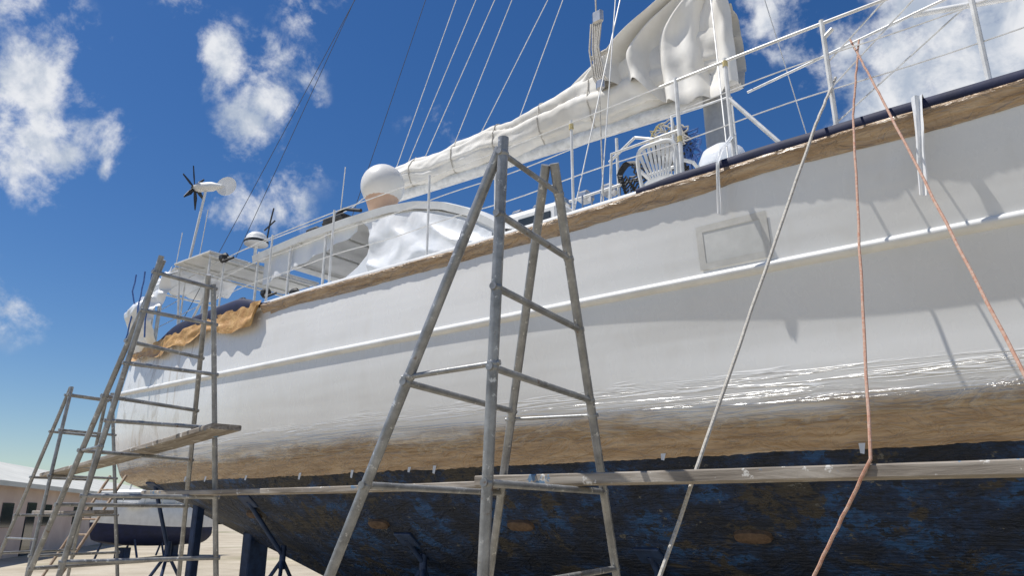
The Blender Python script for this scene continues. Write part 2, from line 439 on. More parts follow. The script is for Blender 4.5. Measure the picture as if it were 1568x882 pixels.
wg.tube([(-12.45,.55,5.85),hub-Vector((0,0,.1))],.024,10)
wg.tube([hub+Vector((-.2,-.12,0)),hub+Vector((-.12,-.08,0)),hub+Vector((.12,.06,0)),hub+Vector((.28,.16,0))],[.05,.09,.09,.03],14)
wg.tube([hub+Vector((.2,.1,0)),hub+Vector((.32,.19,.0))],.015,6)
ax=Vector((.85,.5,0)).normalized(); side=Vector((0,0,1)); tl=hub+ax*.4
vs=[]
for sgn in (-1,1):
    for k in range(16):
        w=2*math.pi*k/16; vs.append(tl+ax*math.cos(w)*.2+side*math.sin(w)*(.19)+ax.cross(side)*.006*sgn)
wg.add(vs,[tuple(range(16)),tuple(range(31,15,-1))]+[(k,(k+1)%16,16+(k+1)%16,16+k) for k in range(16)])
wg.make('wind_generator_body','white',yacht,True)
b=B(); hc=hub-ax*.24; e1=side; e2=ax.cross(side)
b.sphere(hc,.055)
for k in range(6):
    w=math.radians(60*k+17); d=e1*math.cos(w)+e2*math.sin(w); pr=ax.cross(d)
    q=[hc+d*.05-pr*.02,hc+d*.05+pr*.03+ax*.02,hc+d*.2+pr*.05+ax*.02,hc+d*.42+pr*.014,hc+d*.42-pr*.014,hc+d*.2-pr*.03]
    b.add(q+[v+ax*.008 for v in q],[(0,1,2,3,4,5),(11,10,9,8,7,6)]+[(i,(i+1)%6,6+(i+1)%6,6+i) for i in range(6)])
b.make('wind_generator_blades','black',yacht)
b=B(); b.tube([(-12.0,.5,5.9),(-11.9,.5,6.9)],.008,6); b.tube([(-13.2,.7,5.9),(-13.1,.7,6.8)],.008,6); b.tube([(-8.8,1.0,6.0),(-8.75,1.0,7.0)],.008,6)
b.make('whip_antennas','rail',yacht)
b=B()
def wr(u,v):
    tl_,tr=Vector((-14.3,.9,6.05)),Vector((-12.6,.4,5.95)); bl,br=Vector((-14.9,1.0,4.4)),Vector((-12.9,.35,4.45))
    p=tl_.lerp(tr,u).lerp(bl.lerp(br,u),v)
    bulge=.30*math.sin(math.pi*v)*math.sin(math.pi*min(1,max(0,u)))
    q=.30*nz(u*2.2,v*2.4,1)+.14*nz(u*5,v*6,2)+.06*nz(u*11,v*13,3)
    cut=.25*sm(.35,.0,v)*nz(u*3,9)
    return p+Vector((.5*q-.25*sm(.4,1,u)*v*abs(nz(v*3,3)),-q-.05-bulge,.35*q*(1 if v<.2 else .5)-cut))
b.grid(wr,60,60); b.make('plastic_wrap_stern','wrapwhite',yacht,True)
b=B()
def wr2(u,v):
    p=Vector((lerp(-14.4,-12.6,u),lerp(.6,1.8,v)+.3*(1-u),6.05)); q=.16*nz(u*4,v*4,7)
    return p+Vector((0,0,q-.15*v))
b.grid(wr2,20,12); b.make('plastic_wrap_top','wrapwhite',yacht,True)
b=B()
for k in range(3):
    x=-13.4+.32*k; pts=[(x+.12*nz(k,t*.3),.1+.1*nz(k*2,t*.4),5.85-.16*t) for t in range(9)]
    b.tube(pts,.014,6)
b.make('stern_hanging_lines','brope',yacht,True)

# hardtop, pilothouse
prof=[(-10.9,5.93),(-10.4,5.97),(-9.5,6.02),(-8.5,6.03),(-7.6,6.0),(-7.0,5.92),(-6.5,5.78),(-6.0,5.55),(-5.6,5.3),(-5.35,5.1)]
b=B()
def ht(u,v):
    t=u*(len(prof)-1); i=min(int(t),len(prof)-2); f=t-i
    x=lerp(prof[i][0],prof[i+1][0],f); z=lerp(prof[i][1],prof[i+1][1],f)
    y=lerp(.85,4.15,v); e=abs(v-.5)*2
    return Vector((x,y,z-.09*e**6+.05))
def ht2(u,v): 
    p=ht(u,1-v); p.z-=.11; p.y=2.5+(p.y-2.5)*.985; return p
b.grid(ht,40,30); b.grid(ht2,40,30)
for v in (0,1):
    vs=[]
    for i in range(41): vs+= [ht(i/40,v),ht2(i/40,1-v)]
    b.add(vs,[(2*i,2*i+1,2*i+3,2*i+2) for i in range(40)])
b.add([ht(0,v/20) for v in range(21)]+[ht2(0,1-v/20) for v in range(21)],[(v,v+1,21+v+1,21+v) for v in range(20)])
b.make('hardtop','white',yacht,True)
edge=[(-8.2,5.9),(-8.02,5.75),(-7.93,5.5),(-8.0,5.3),(-8.2,5.15),(-8.5,5.02),(-8.85,4.9),(-9.3,4.82),(-9.9,4.76),(-9.9,4.4),(-5.0,4.4),(-5.0,4.95),(-5.4,5.05),(-6.0,5.4),(-6.6,5.65),(-7.2,5.82),(-7.7,5.9)]
for nm,y in (('wing_coaming',.95),('wing_coaming_far',4.05)):
    vs=[(x,y-.03,z) for x,z in edge]+[(x,y+.03,z) for x,z in edge]; n=len(edge)
    obj(nm,vs,[tuple(range(n)),tuple(range(2*n-1,n-1,-1))]+[(i,(i+1)%n,n+(i+1)%n,n+i) for i in range(n)],'wrapwhite',yacht)
b=B()
def pw_(u,v):
    x=lerp(-7.9,-5.6,u); zt_=interp([(-8.2,5.85),(-7.2,5.8),(-6.6,5.62),(-6.0,5.36),(-5.4,5.0)],x)-.03
    z=lerp(zt_,4.62,v); q=abs(nz(x*1.7+z,z*2.0,3)); return Vector((x,.90-.07*(1-q*2.5)*(.3+v*(1-v)*3)-.015*abs(nz(x*5,z*5,1)),z))
b.grid(pw_,90,50); b.make('taped_plastic','wrapwhite',yacht,True)
b=B()
b.box((-3.2,2.5,4.7),(4.2,2.7,.62),.08)
b.box((-5.3,2.5,4.85),(1.4,3.0,1.0),.1)
b.box((1.6,2.5,4.66),(3.2,1.8,.5),.1)
b.box((-9.9,2.5,4.62),(1.4,3.2,.5),.06)
b.make('coachroof','white',yacht)
b=B()
for x in (-4.0,-2.9,-1.8): b.box((x,1.145,4.8),(.6,.02,.22),.008)
b.box((-5.0,.995,5.0),(.5,.02,.4),.008)
b.make('cabin_windows','window',yacht)
b=B()
for x in (-10.8,-9.9,-9.0):
    for y in (.92,4.08): b.tube([(x,y,4.45),(x,y,5.96)],.022,8)
for x in (-10.6,-9.7,-8.9): b.tube([(x,.9,5.86),(x,4.1,5.86)],.02,8)
b.make('hardtop_posts','rail',yacht,True)
b=B(); b.grid(lambda u,v:Vector((lerp(-10.7,-8.3,u),.98+.03*math.sin(u*30)*v,lerp(5.93,lerp(5.35,5.75,u),v))),60,6); b.make('side_curtain','wrapwhite',yacht,True)
b=B(); b.sphere((-8.0,1.15,6.50),.34,(1,1,1.02),32,20)
b.make('radome',simple('radome_plastic',(.72,.70,.66),(.78,.77,.74),2,.35,0,0),yacht,True)
b=B(); b.tube([(-8.0,1.15,5.98),(-8.0,1.15,6.28)],[.16,.26],20)
b.make('radome_pedestal',simple('peach_paint',(.6,.38,.26),(.7,.48,.34),3,.5,0,0),yacht,True)
b=B()
b.box((-8.9,1.1,6.12),(.5,.35,.1),.03); b.box((-9.6,1.2,6.12),(.3,.3,.12),.04); b.tube([(-9.2,1,6.1),(-8.7,1,6.25),(-8.3,1,6.12)],.03,8)
b.make('hardtop_clutter','black',yacht)

# mast, boom, sail
MX=-3.1
b=B(); b.tube([(MX,2.5,4.5),(MX,2.5,9),(MX,2.5,24)],[.17,.17,.12],20)
b.make('mast','mast',yacht,True)
b=B(); b.tube([(MX-.1,2.5,6.93),(-9.6,2.5,7.12)],.1,16); b.make('boom','rail',yacht,True)
b=B()
def sb(u,v):
    x=lerp(-2.75,-9.45,u)
    topz=7.64+.14*(1-u)+.46*(1-sm(0,.6,u)); botz=6.98+.1*u
    rz=(topz-botz)/2; zc=(topz+botz)/2; ry=.3-.06*u
    if u>.97: q=math.sqrt(max(0,1-((u-.97)/.03)**2)); rz*=.3+.7*q; ry*=.3+.7*q
    w=2*math.pi*v
    cr=abs(math.sin(w*3+x*.7+2.5*nz(x*.8,1)))
    f=1+.12*nz(x*1.3,math.cos(w)*2,math.sin(w)*2)-.13*(1-cr)**3+.05*nz(x*6,math.cos(w)*4,math.sin(w)*4)+.03*math.sin(w*9+x*2+2*nz(x*1.7,4))
    sag=.05*math.sin(x*3.3)+.03*math.sin(x*7.1)
    return Vector((x,2.5-ry*f*math.cos(w),zc+sag*.5+rz*f*math.sin(w)))
b.grid(sb,240,120); b.make('flaked_mainsail','sail',yacht,True)
b=B()
zt=15.0
def sl(u,v):
    xb=lerp(-5.5,-2.66,u); zb=7.45-.70*sm(-4.3,-3.4,xb)+.03*math.sin(u*40)
    z=zb+(zt-zb)*v**1.7
    xt=lerp(-3.22,-2.72,u)
    s1=sm(7.75,8.75,z)
    x=lerp(xb,xt,s1*.9+.1*sm(8.7,14,z))
    wd=(1-.5*sm(8.0,9.2,z))
    ff=u*15+1.4*nz(z*.5,u*2)
    fold=.20*(abs(math.sin(ff))-.6)+.06*math.sin(u*41+z*.8+2*nz(z,u*3))+.12*nz(u*4,z*.9)+.04*nz(u*12,z*3)
    side_=sm(-5.5,-4.5,xb)
    yy=2.5-.34*max(side_,s1*.8)-fold*(.35+.65*wd)*max(side_,.5*s1)
    return Vector((x+.04*nz(u*3,z*.8),yy,z))
b.grid(sl,160,170)
b.make('hanging_mainsail','sail',yacht,True)
b=B()
for x in (-8.6,-7.6,-6.7,-5.8,-4.9):
    pts=[sb((-2.75-x)/6.7,k/24) for k in range(25)]; c=Vector((x,2.5,7.35))
    b.tube([c+(p-c)*1.03 for p in pts],.010,6)
b.make('sail_ties','wrope',yacht,True)
b=B(); dk=B()
MT=Vector((MX,2.5,21)); MH=Vector((MX,2.5,13.5))
for p,q in (((-3.95,.22,4.6),MH+Vector((0,-.1,0))),((-3.6,.22,4.6),MT),((-2.2,.22,4.6),MH),((-3.95,4.78,4.6),MT),((-2.2,4.78,4.6),MH),
            ((-9.4,2.5,7.2),MT),((-8.6,2.4,7.2),MH+Vector((0,0,3))),((-7.9,2.4,7.2),MH+Vector((0,0,3))),((-7.4,2.4,7.2),MH),((-9.3,2.6,7.2),MH+Vector((0,0,4.5))),((-6.5,2.4,7.2),MH+Vector((0,0,1))),
            ((6.2,2.5,5.2),MT),((3.5,2.5,5.0),MH+Vector((0,0,4)))):
    b.tube([p,q],.0075,6)
for p,q in (((-14.3,1.8,4.6),MT+Vector((0,0,2.5))),((-10.8,2.5,5.9),MT+Vector((0,0,3))),((-14.6,1.4,4.6),MT)): dk.tube([p,q],.006,6)
b.tube([(-10.9,.6,5.9),(-9.3,1.6,6.6),(-9.2,2.4,7.5)],.01,6)
b.make('standing_rigging','rail',yacht,True); dk.make('backstays','dwire',yacht,True)
b=B(); b.tube([(-1.7,2.0,7.62),(2.6,2.3,5.7)],.055,12); b.tube([(-.6,1.2,6.25),(1.6,1.2,5.75)],.03,10)
b.tube([(-2.2,1.0,5.9),(-.2,.3,5.72)],.014,8)
b.tube([rl(-1.2,5.1),(.5,.3,6.6)],.008,6); b.tube([rl(-1.2,5.35),(1.2,.3,7.4)],.008,6); b.tube([rl(-1.3,4.7),(1.3,.3,6.5)],.008,6)
b.make('fore_boom_and_lines','rail',yacht,True)
b=B()
for k in range(6):
    x=-4.05+.03*k; b.tube([(x-.03,1.0,7.6),(x-.05+.02*math.sin(k),.97,7.2),(x-.02,1.0,6.8),(x+.02,1.0,6.72)],.014,6)
b.tube([(-4.1,1,7.1),(-3.85,1,7.12)],.03,8)
b.tube([(-4.0,1,9.0),(-4.0,1,7.6)],.012,6); b.tube([(-4.0,1,6.7),(-4.0,1,4.5)],.01,6)
b.make('halyard_coil','wrope',yacht,True)
b=B(); b.box((-3.98,1.0,7.66),(.16,.07,.2),.03); b.box((-3.98,1.0,6.68),(.12,.07,.16),.03)
b.make('tackle_blocks','steel',yacht)
b=B(); b.tube([(MX,2.5,10.5),(MX,.9,10.55)],.04,8); b.tube([(MX,2.5,10.5),(MX,4.1,10.55)],.04,8); b.make('spreaders','rail',yacht,True)

# deck clutter
b=B(); b.tube([(-2.62,1.25,4.98),(-2.62,1.25,5.02),(-2.62,1.25,5.3),(-2.62,1.25,5.42),(-2.62,1.25,5.5)],[.22,.27,.27,.22,.1],24)
b.tube([(-2.62,1.25,5.18),(-2.62,1.25,5.22)],.285,24)
b.make('water_tank','wrapwhite',yacht,True)
def ring(b,c,r,rr,n=24,jit=0):
    pts=[]
    for k in range(n+1):
        w=2*math.pi*k/n; rq=r+jit*nz(math.cos(w)*2,c[0]*9+math.sin(w)*2,c[2]*7)
        pts.append(Vector(c)+Vector((math.cos(w)*rq,0,math.sin(w)*rq)))
    b.tube(pts,rr,8)
b=B()
for k in range(6): ring(b,(-3.68+.03*nz(k,3),1.0+.04*k,5.40+.04*nz(k,6)),.10+.018*k,.013,jit=.09)
b.box((-3.5,1.5,5.75),(.25,.15,.12),.03); b.box((-3.9,1.5,5.15),(.3,.3,.3),.05); b.box((-3.25,1.7,6.05),(.1,.1,.2),.03)
for k in range(7): ring(b,(-3.35+.08*nz(k,1),1.45+.05*k,5.8+.10*nz(k,3)),.2+.03*nz(k,7),.018,jit=.1)
b.make('hoses','black',yacht,True)
for nm,mt,cc,kk in (('rope_coils','wrope',(-3.25,1.3,5.8),12),('yellow_rope_coil','yrope',(-3.5,1.5,5.95),2),('blue_rope_coil','brope',(-3.05,1.35,5.65),5)):
    b=B()
    for k in range(kk):
        c=(cc[0]+.2*nz(k*1.7,1,kk),cc[1]+.1*nz(k,5),cc[2]+.3*nz(k*1.3,2,kk)); ring(b,c,.11+.05*nz(k,4),.011,jit=.14)
        b.tube([c,(c[0]+.1*nz(k,8),c[1],c[2]-.35)],.01,6)
    b.make(nm,mt,yacht,True)
b=B(); b.tube([(-3.9,1.2,4.98),(-3.9,1.2,6.0)],.02,8); b.tube([(-3.1,1.05,4.98),(-3.1,1.05,5.95),(-2.4,1.05,5.95),(-2.4,1.05,4.98)],.02,8)
b.tube([(-3.9,1.0,5.6),(-3.5,.9,5.75),(-3.1,.95,5.6)],.018,8); b.tube([(-4.6,1.2,5.35),(-3.1,1.1,5.35)],.018,8)
b.make('mast_pulpit','rail',yacht,True)
b=B()
for k in range(14):
    x=-5.0+.13*k; b.tube([(x,1.1+.3*nz(k),4.98),(x+.05*nz(k,3),1.1,5.25+.25*abs(nz(k*2.1)))],.012,6)
for k in range(5):
    b.box((-5.6+.35*k,1.5+.2*nz(k,4),5.5),(.2,.2,.14+.1*abs(nz(k,8))),.04)
b.make('deck_fittings','steel',yacht,True)
# plastic chair (monobloc)
ch=empty('plastic_chair'); cx,cy,cz=-2.98,.62,4.46
def chp(x,y,z): return Vector((cx+x,cy+y,cz+z))
b=B()
for (x,y,tx,ty) in ((-.2,-.2,-.23,-.26),(.2,-.2,.23,-.26),(-.19,.22,-.23,.3),(.19,.22,.23,.3)):
    b.tube([chp(x,y,.38),chp(tx,ty,0.0)],[.03,.022],8)
b.make('legs','white',ch,True)
b=B(); b.box(chp(0,0,.38),(.44,.45,.035),.015); b.make('seat','white',ch)
b=B()
# shell back: squared-off outline wider at the top, flat plate pierced by narrow slots fanning upward
def bk(w,r):
    c_,s_=math.cos(w),math.sin(w); k_=r/.29
    xx=math.copysign(abs(c_)**.45,c_)*.20*k_; zz_=max(0,s_)**.5*.44*k_
    xx*=1+.22*zz_/.44
    return chp(xx,-.24-.14*zz_,.36+zz_)
rim=[chp(-.19,-.24,.30)]+[bk(math.pi*(1-k/30),.29) for k in range(31)]+[chp(.19,-.24,.30)]
b.tube(rim,.022,8)
nsl=8
for k in range(nsl):
    # slats run from a narrow throat at the seat to the broad top edge
    u0=-1+2*(k+.5)/nsl; hw=1/nsl
    def P_(uu,t): 
        zz_=.06+t*.36; return chp(uu*lerp(.10,.215,t**.8),-.24-.14*zz_,.36+zz_-.05*abs(uu)**2*t)
    q=[P_(u0-hw*.72,0),P_(u0-hw*.62,.5),P_(u0-hw*.66,1),P_(u0+hw*.66,1),P_(u0+hw*.62,.5),P_(u0+hw*.72,0)]
    o_=Vector((0,.012,0)); b.add(q+[p+o_ for p in q],[(0,1,2,3,4,5),(11,10,9,8,7,6)]+[(i,(i+1)%6,6+(i+1)%6,6+i) for i in range(6)])
q=[chp(-.19,-.245,.33),chp(.19,-.245,.33),chp(.19,-.25,.40),chp(.11,-.25,.45),chp(-.11,-.25,.45),chp(-.19,-.25,.40)]
b.add(q+[p+Vector((0,.02,0)) for p in q],[(0,1,2,3,4,5),(11,10,9,8,7,6)]+[(i,(i+1)%6,6+(i+1)%6,6+i) for i in range(6)])
b.make('backrest','white',ch,True)
b=B()
for s_ in (-1,1): b.tube([chp(.22*s_,-.24,.58),chp(.27*s_,0,.62),chp(.26*s_,.2,.60),chp(.21*s_,.22,.38)],.02,8)
b.make('armrests','white',ch,True)

# ------------------------------------------------------------------ ropes and cloth
def rope(name,pts,r,mt,sag=0):
    P=[]
    for a,c in zip(pts[:-1],pts[1:]):
        a=Vector(a);c=Vector(c)
        for k in range(12):
            t=k/12; P.append(a.lerp(c,t)+Vector((.006*nz(t*9,a.x),.006*nz(t*9,a.y),-sag*4*t*(1-t))))
    P.append(Vector(pts[-1])); b=B(); b.tube(P,r,8); return b.make(name,mt,None,True)
rope('mooring_rope',[(-1.17,.16,5.24),(-1.28,-.29,4.62),(-2.02,-2.0,1.28),(-2.29,-2.72,.02)],.012,'wrope')
rope('hanging_rope',[(-.95,.2,5.55),(-1.0,-.29,4.6),(-.85,-2.02,1.86),(-1.17,-2.05,1.32),(-1.7,-2.1,.03)],.009,'orope')
rope('hanging_rope',[(-1.02,.2,5.59),(-.78,-.32,4.66),(-.17,-2,2.21),(.35,-3.3,.03)],.009,'orope')
def cloth(name,pts,w,mt):
    b=B(); P=[Vector(p) for p in pts]
    def f(u,v):
        t=v*(len(P)-1); i=min(int(t),len(P)-2); p=P[i].lerp(P[i+1],t-i)
        tw=.5*math.sin(v*5+1)
        ww=w*(1-.2*v+.15*nz(v*5,2)); a=(u-.5)*ww
        return p+Vector((a*math.cos(tw)+.01*nz(v*4,1),a*math.sin(tw)*.5+.012*math.sin(u*9+v*4),-.02*u*sm(.9,1,v)))
    b.grid(f,8,30); return b.make(name,mt,None,True)
cloth('cloth_strip',[(-.56,.15,4.68),(-.55,-.27,4.62),(-.58,-.28,4.3),(-.62,-.24,3.84)],.08,'wrapwhite')
cloth('cloth_strip',[(-2.1,.14,5.0),(-2.12,-.15,4.72),(-2.13,-.26,4.55),(-2.17,-.2,4.1)],.055,'wrapwhite')

# ------------------------------------------------------------------ scaffolding
def trestle(name,legs,rungs,r=.028):
    e=empty(name); b=B()
    def at(k,z):
        t,bt=legs[k]; f=(z-t.z)/(bt.z-t.z); return t.lerp(bt,f)
    for k,(t,bt) in legs.items():
        gnd=at(k,0); ext=t+(t-bt).normalized()*.04
        b.tube([ext,gnd],r,12); b.tube([gnd,gnd+Vector((0,0,.02))],.06,12)
    b.make('legs','pipe',e,True); b=B()
    for k1,k2,z,z2,rr in rungs:
        a,c=at(k1,z),at(k2,z2); dd=(c-a).normalized()
        b.tube([a-dd*.04,c+dd*.04],rr,10)
        for p in (a,c): b.sphere(p,r*1.15,(1,1,1),10,6)
    b.make('rungs','pipe',e,True); return e
V=Vector
Lc={'A':(V((-2.24,-3.2,3.45)),V((-3.26,-3.30,1.30))),'B':(V((-2.20,-3.20,3.50)),V((-2.39,-3.10,1.33))),
    'C':(V((-2.29,-2.68,3.57)),V((-3.66,-1.48,1.18))),'D':(V((-2.23,-2.66,3.57)),V((-2.74,-1.23,1.20)))}
rg=[('B','D',3.45,3.45,.016),('B','D',3.11,3.11,.02),('B','D',2.72,2.72,.02),('B','D',2.31,2.31,.02),('B','D',1.75,1.75,.02),('B','D',1.25,1.25,.02),('B','D',.8,.8,.02),
    ('A','C',2.27,2.27,.02),('A','C',1.75,1.75,.02),('A','C',1.15,1.15,.02),('A','C',.7,.7,.02),('A','B',2.30,2.33,.015),('C','D',2.22,2.22,.011)]
trestle('scaffold_trestle',Lc,rg,.029)
Ll={'A':(V((-6.72,-2.72,3.9)),V((-8.47,-2.72,1.04))),'B':(V((-6.68,-2.76,3.92)),V((-7.46,-2.86,1.09))),
    'C':(V((-6.78,-2.2,3.9)),V((-8.28,-1.29,1.95))),'D':(V((-6.75,-2.15,3.8)),V((-6.98,-1.64,1.16)))}
rg2=[('B','D',3.8,3.8,.02),('B','D',3.44,3.44,.02),('B','D',2.95,2.95,.02),('B','D',2.43,2.43,.02),('B','D',1.77,1.77,.02),('B','D',1.2,1.2,.02),('B','D',.6,.6,.02),
    ('A','C',3.2,3.2,.02),('A','C',2.7,2.7,.02),('A','C',2.2,2.2,.02),('A','C',1.7,1.7,.02),('A','C',1.1,1.1,.02),('A','C',.5,.5,.02),('A','B',2.2,2.2,.014),('A','B',1.0,1.0,.014)]
trestle('scaffold_trestle',Ll,rg2,.026)
o3=V((-11.0,-1.64,3.25))
L3={'A':(o3,V((-12.18,-1.69,1.08))),'B':(o3+V((.05,0,0)),V((-11.0,-1.75,1.0))),'C':(o3+V((-.1,.55,0)),V((-12.5,-.6,1.0))),'D':(o3+V((-.05,.6,0)),V((-11.1,-.6,1.0)))}
rg3=[(a,c,z,z,.018) for a,c in (('B','D'),('A','C')) for z in (3.18,2.7,2.1,1.6,1.1,.6)]+[('A','B',1.3,1.3,.014)]
trestle('scaffold_trestle',L3,rg3,.024)
o4=V((1.6,-2.9,2.4))
L4={'A':(o4,V((1.1,-3.1,1.0))),'B':(o4+V((.05,0,0)),V((2.1,-3.1,1.0))),'C':(o4+V((0,.5,0)),V((1.1,-1.3,1.0))),'D':(o4+V((.05,.5,0)),V((2.1,-1.3,1.0)))}
trestle('scaffold_trestle',L4,[(a,c,z,z,.018) for a,c in (('B','D'),('A','C')) for z in (2.2,1.75,1.2,.6)],.026)
def plank(name,a,c,w,h):
    a=V(a);c=V(c); d=(c-a); Ln=d.length; d.normalize(); s_=V((0,0,1)).cross(d).normalized(); u_=d.cross(s_)
    rot=Matrix((d,s_,u_)).transposed()
    b=B()
    def sec(t):
        x=(t-.5)*Ln; sg=-.012*math.sin(math.pi*t)+.004*nz(t*7,Ln); ww=w/2+.004*nz(t*13,2); hh=h/2+.002*nz(t*17,5)
        return [(x,-ww+.008,-hh+sg),(x,-ww,-hh+.008+sg),(x,-ww,hh-.008+sg),(x,-ww+.008,hh+sg),(x,ww-.008,hh+sg),(x,ww,hh-.008+sg),(x,ww,-hh+.008+sg),(x,ww-.008,-hh+sg)]
    ns=40; vs=[]
    for i in range(ns+1): vs+=sec(i/ns)
    fs=[(i*8+k,i*8+(k+1)%8,(i+1)*8+(k+1)%8,(i+1)*8+k) for i in range(ns) for k in range(8)]+[tuple(range(8))[::-1],tuple(ns*8+k for k in range(8))]
    b.add(vs,fs); o=b.make(name,'plank')
    o.matrix_world=Matrix.Translation((a+c)/2)@rot.to_4x4(); return o
plank('scaffold_plank',(-3.35,-1.92,1.82),(2.3,-1.86,1.81),.24,.07)
plank('scaffold_plank',(-7.85,-1.93,1.815),(-2.75,-1.67,1.815),.22,.05)
plank('scaffold_plank',(-6.15,-2.2,2.36),(-11.6,-1.45,2.13),.28,.05)
plank('scaffold_plank',(-10.4,-1.2,1.64),(-12.6,-1.1,1.64),.25,.05)

def stand(x,zt,y0):
    e=empty('boat_stand'); b=B(); top=hp(x,zt,.02)
    b.tube([top,(x,y0+.3,1.0)],.035,10); b.tube([(x,y0+.3,1.15),(x,y0+.3,.8)],.05,10)
    for dx,dy in ((-.45,-.4),(.45,-.4),(0,.6)): b.tube([(x,y0+.3,.95),(x+dx,y0+.3+dy,.02)],.03,8)
    b.tube([(x-.45,y0-.1,.04),(x+.45,y0-.1,.04),(x,y0+.9,.04),(x-.45,y0-.1,.04)],.02,8)
    b.make('tripod','bluepaint',e,True)
    tt=(hp(x,zt+.05)-hp(x,zt-.05)).normalized(); nrm=V((1,0,0)).cross(tt); rot=Matrix((V((1,0,0)),tt,nrm)).transposed()
    B().box(top,(.3,.25,.04),.01,rot).make('pad','bluepaint',e)
for x,zt,y0 in ((-13.4,2.1,1.1),(-10.2,1.8,1.2),(-7.2,1.3,1.2),(-3.8,1.2,1.2),(.4,1.2,1.2)): stand(x,zt,y0)
b=B()
for x in (-9.5,-7,-4,-1,1.8):
    b.box((x,2.5,.14),(.6,.9,.28),.02)
b.make('keel_blocks','concrete')
b=B(); b.box((-12.9,1.6,.95),(.16,.16,1.9),.02); b.box((-12.4,2.5,.65),(.25,.4,1.3),.02); b.make('timber_shore','bluepaint')
e=empty('wooden_ladder'); b=B(); a=V((-14.2,-.6,0)); c=V((-14.6,.75,2.3)); w=V((.4,.1,0))
b.tube([a,c],.025,8); b.tube([a+w,c+w],.025,8)
for k in range(1,9): p=a.lerp(c,k/9); b.tube([p,p+w],.016,8)
b.make('rails_and_rungs','wood',e,True)

# ------------------------------------------------------------------ background
obj('ground',[(-900,-900,0),(900,-900,0),(900,900,0),(-900,900,0)],[(0,1,2,3)],'ground')
e=empty('boatyard_building')
p0=V((-29,2.5,0)); p1=V((-70,33,0)); d=(p1-p0).normalized(); nrm=V((-d.y,d.x,0))
if nrm.dot(V((0,-6,0))-p0)>0: nrm=-nrm
Ln=(p1-p0).length
tw=lambda v: p0+d*v.x+nrm*v.y+V((0,0,v.z))
b=B(); b.add([(0,0,0),(Ln,0,0),(Ln,9,0),(0,9,0),(0,0,2.75),(Ln,0,2.75),(Ln,9,2.75),(0,9,2.75),(0,4.5,3.9),(Ln,4.5,3.9)],[(0,1,5,4),(1,2,6,5),(2,3,7,6),(3,0,4,7),(4,8,7),(5,6,9)])
b.xform(tw).make('walls','salmon',e)
b=B(); b.add([(-.4,-.5,2.8),(Ln+.4,-.5,2.8),(Ln+.4,4.5,4.3),(-.4,4.5,4.3),(-.4,9.5,2.8),(Ln+.4,9.5,2.8)],[(0,1,2,3),(3,2,5,4)])
b.add([(-.4,-.5,2.62),(Ln+.4,-.5,2.62),(Ln+.4,-.5,2.8),(-.4,-.5,2.8)],[(0,1,2,3)])
b.xform(tw).make('roof','roof',e)
b=B()
for k in range(9): b.box((5.5+k*5,-.01,1.6),(1.2,.06,.9),.01)
for k in range(3): b.box((8.3+k*14,-.01,1.05),(1.1,.08,2.1),.01)
b.xform(tw).make('windows_and_doors','window',e)
b=B()
for k in range(60):
    w=math.radians(100+k*1.6); R=150+20*nz(k,1)
    c=V((R*math.cos(w),R*math.sin(w),2))
    for q in range(5):
        b.sphere(c+V((3*nz(k,q),3*nz(q,k),1.2*nz(k*2,q))),2.5,(1.4,1.4,1.0+.5*nz(k,q,3)),10,6)
b.xform(lambda v: v+V((nz(v.x*.7,v.y*.7,v.z),0,1.1*nz(v.x,v.y,v.z))))
b.make('distant_trees',simple('foliage',(.02,.035,.012),(.05,.08,.025),1.5,.9),None)
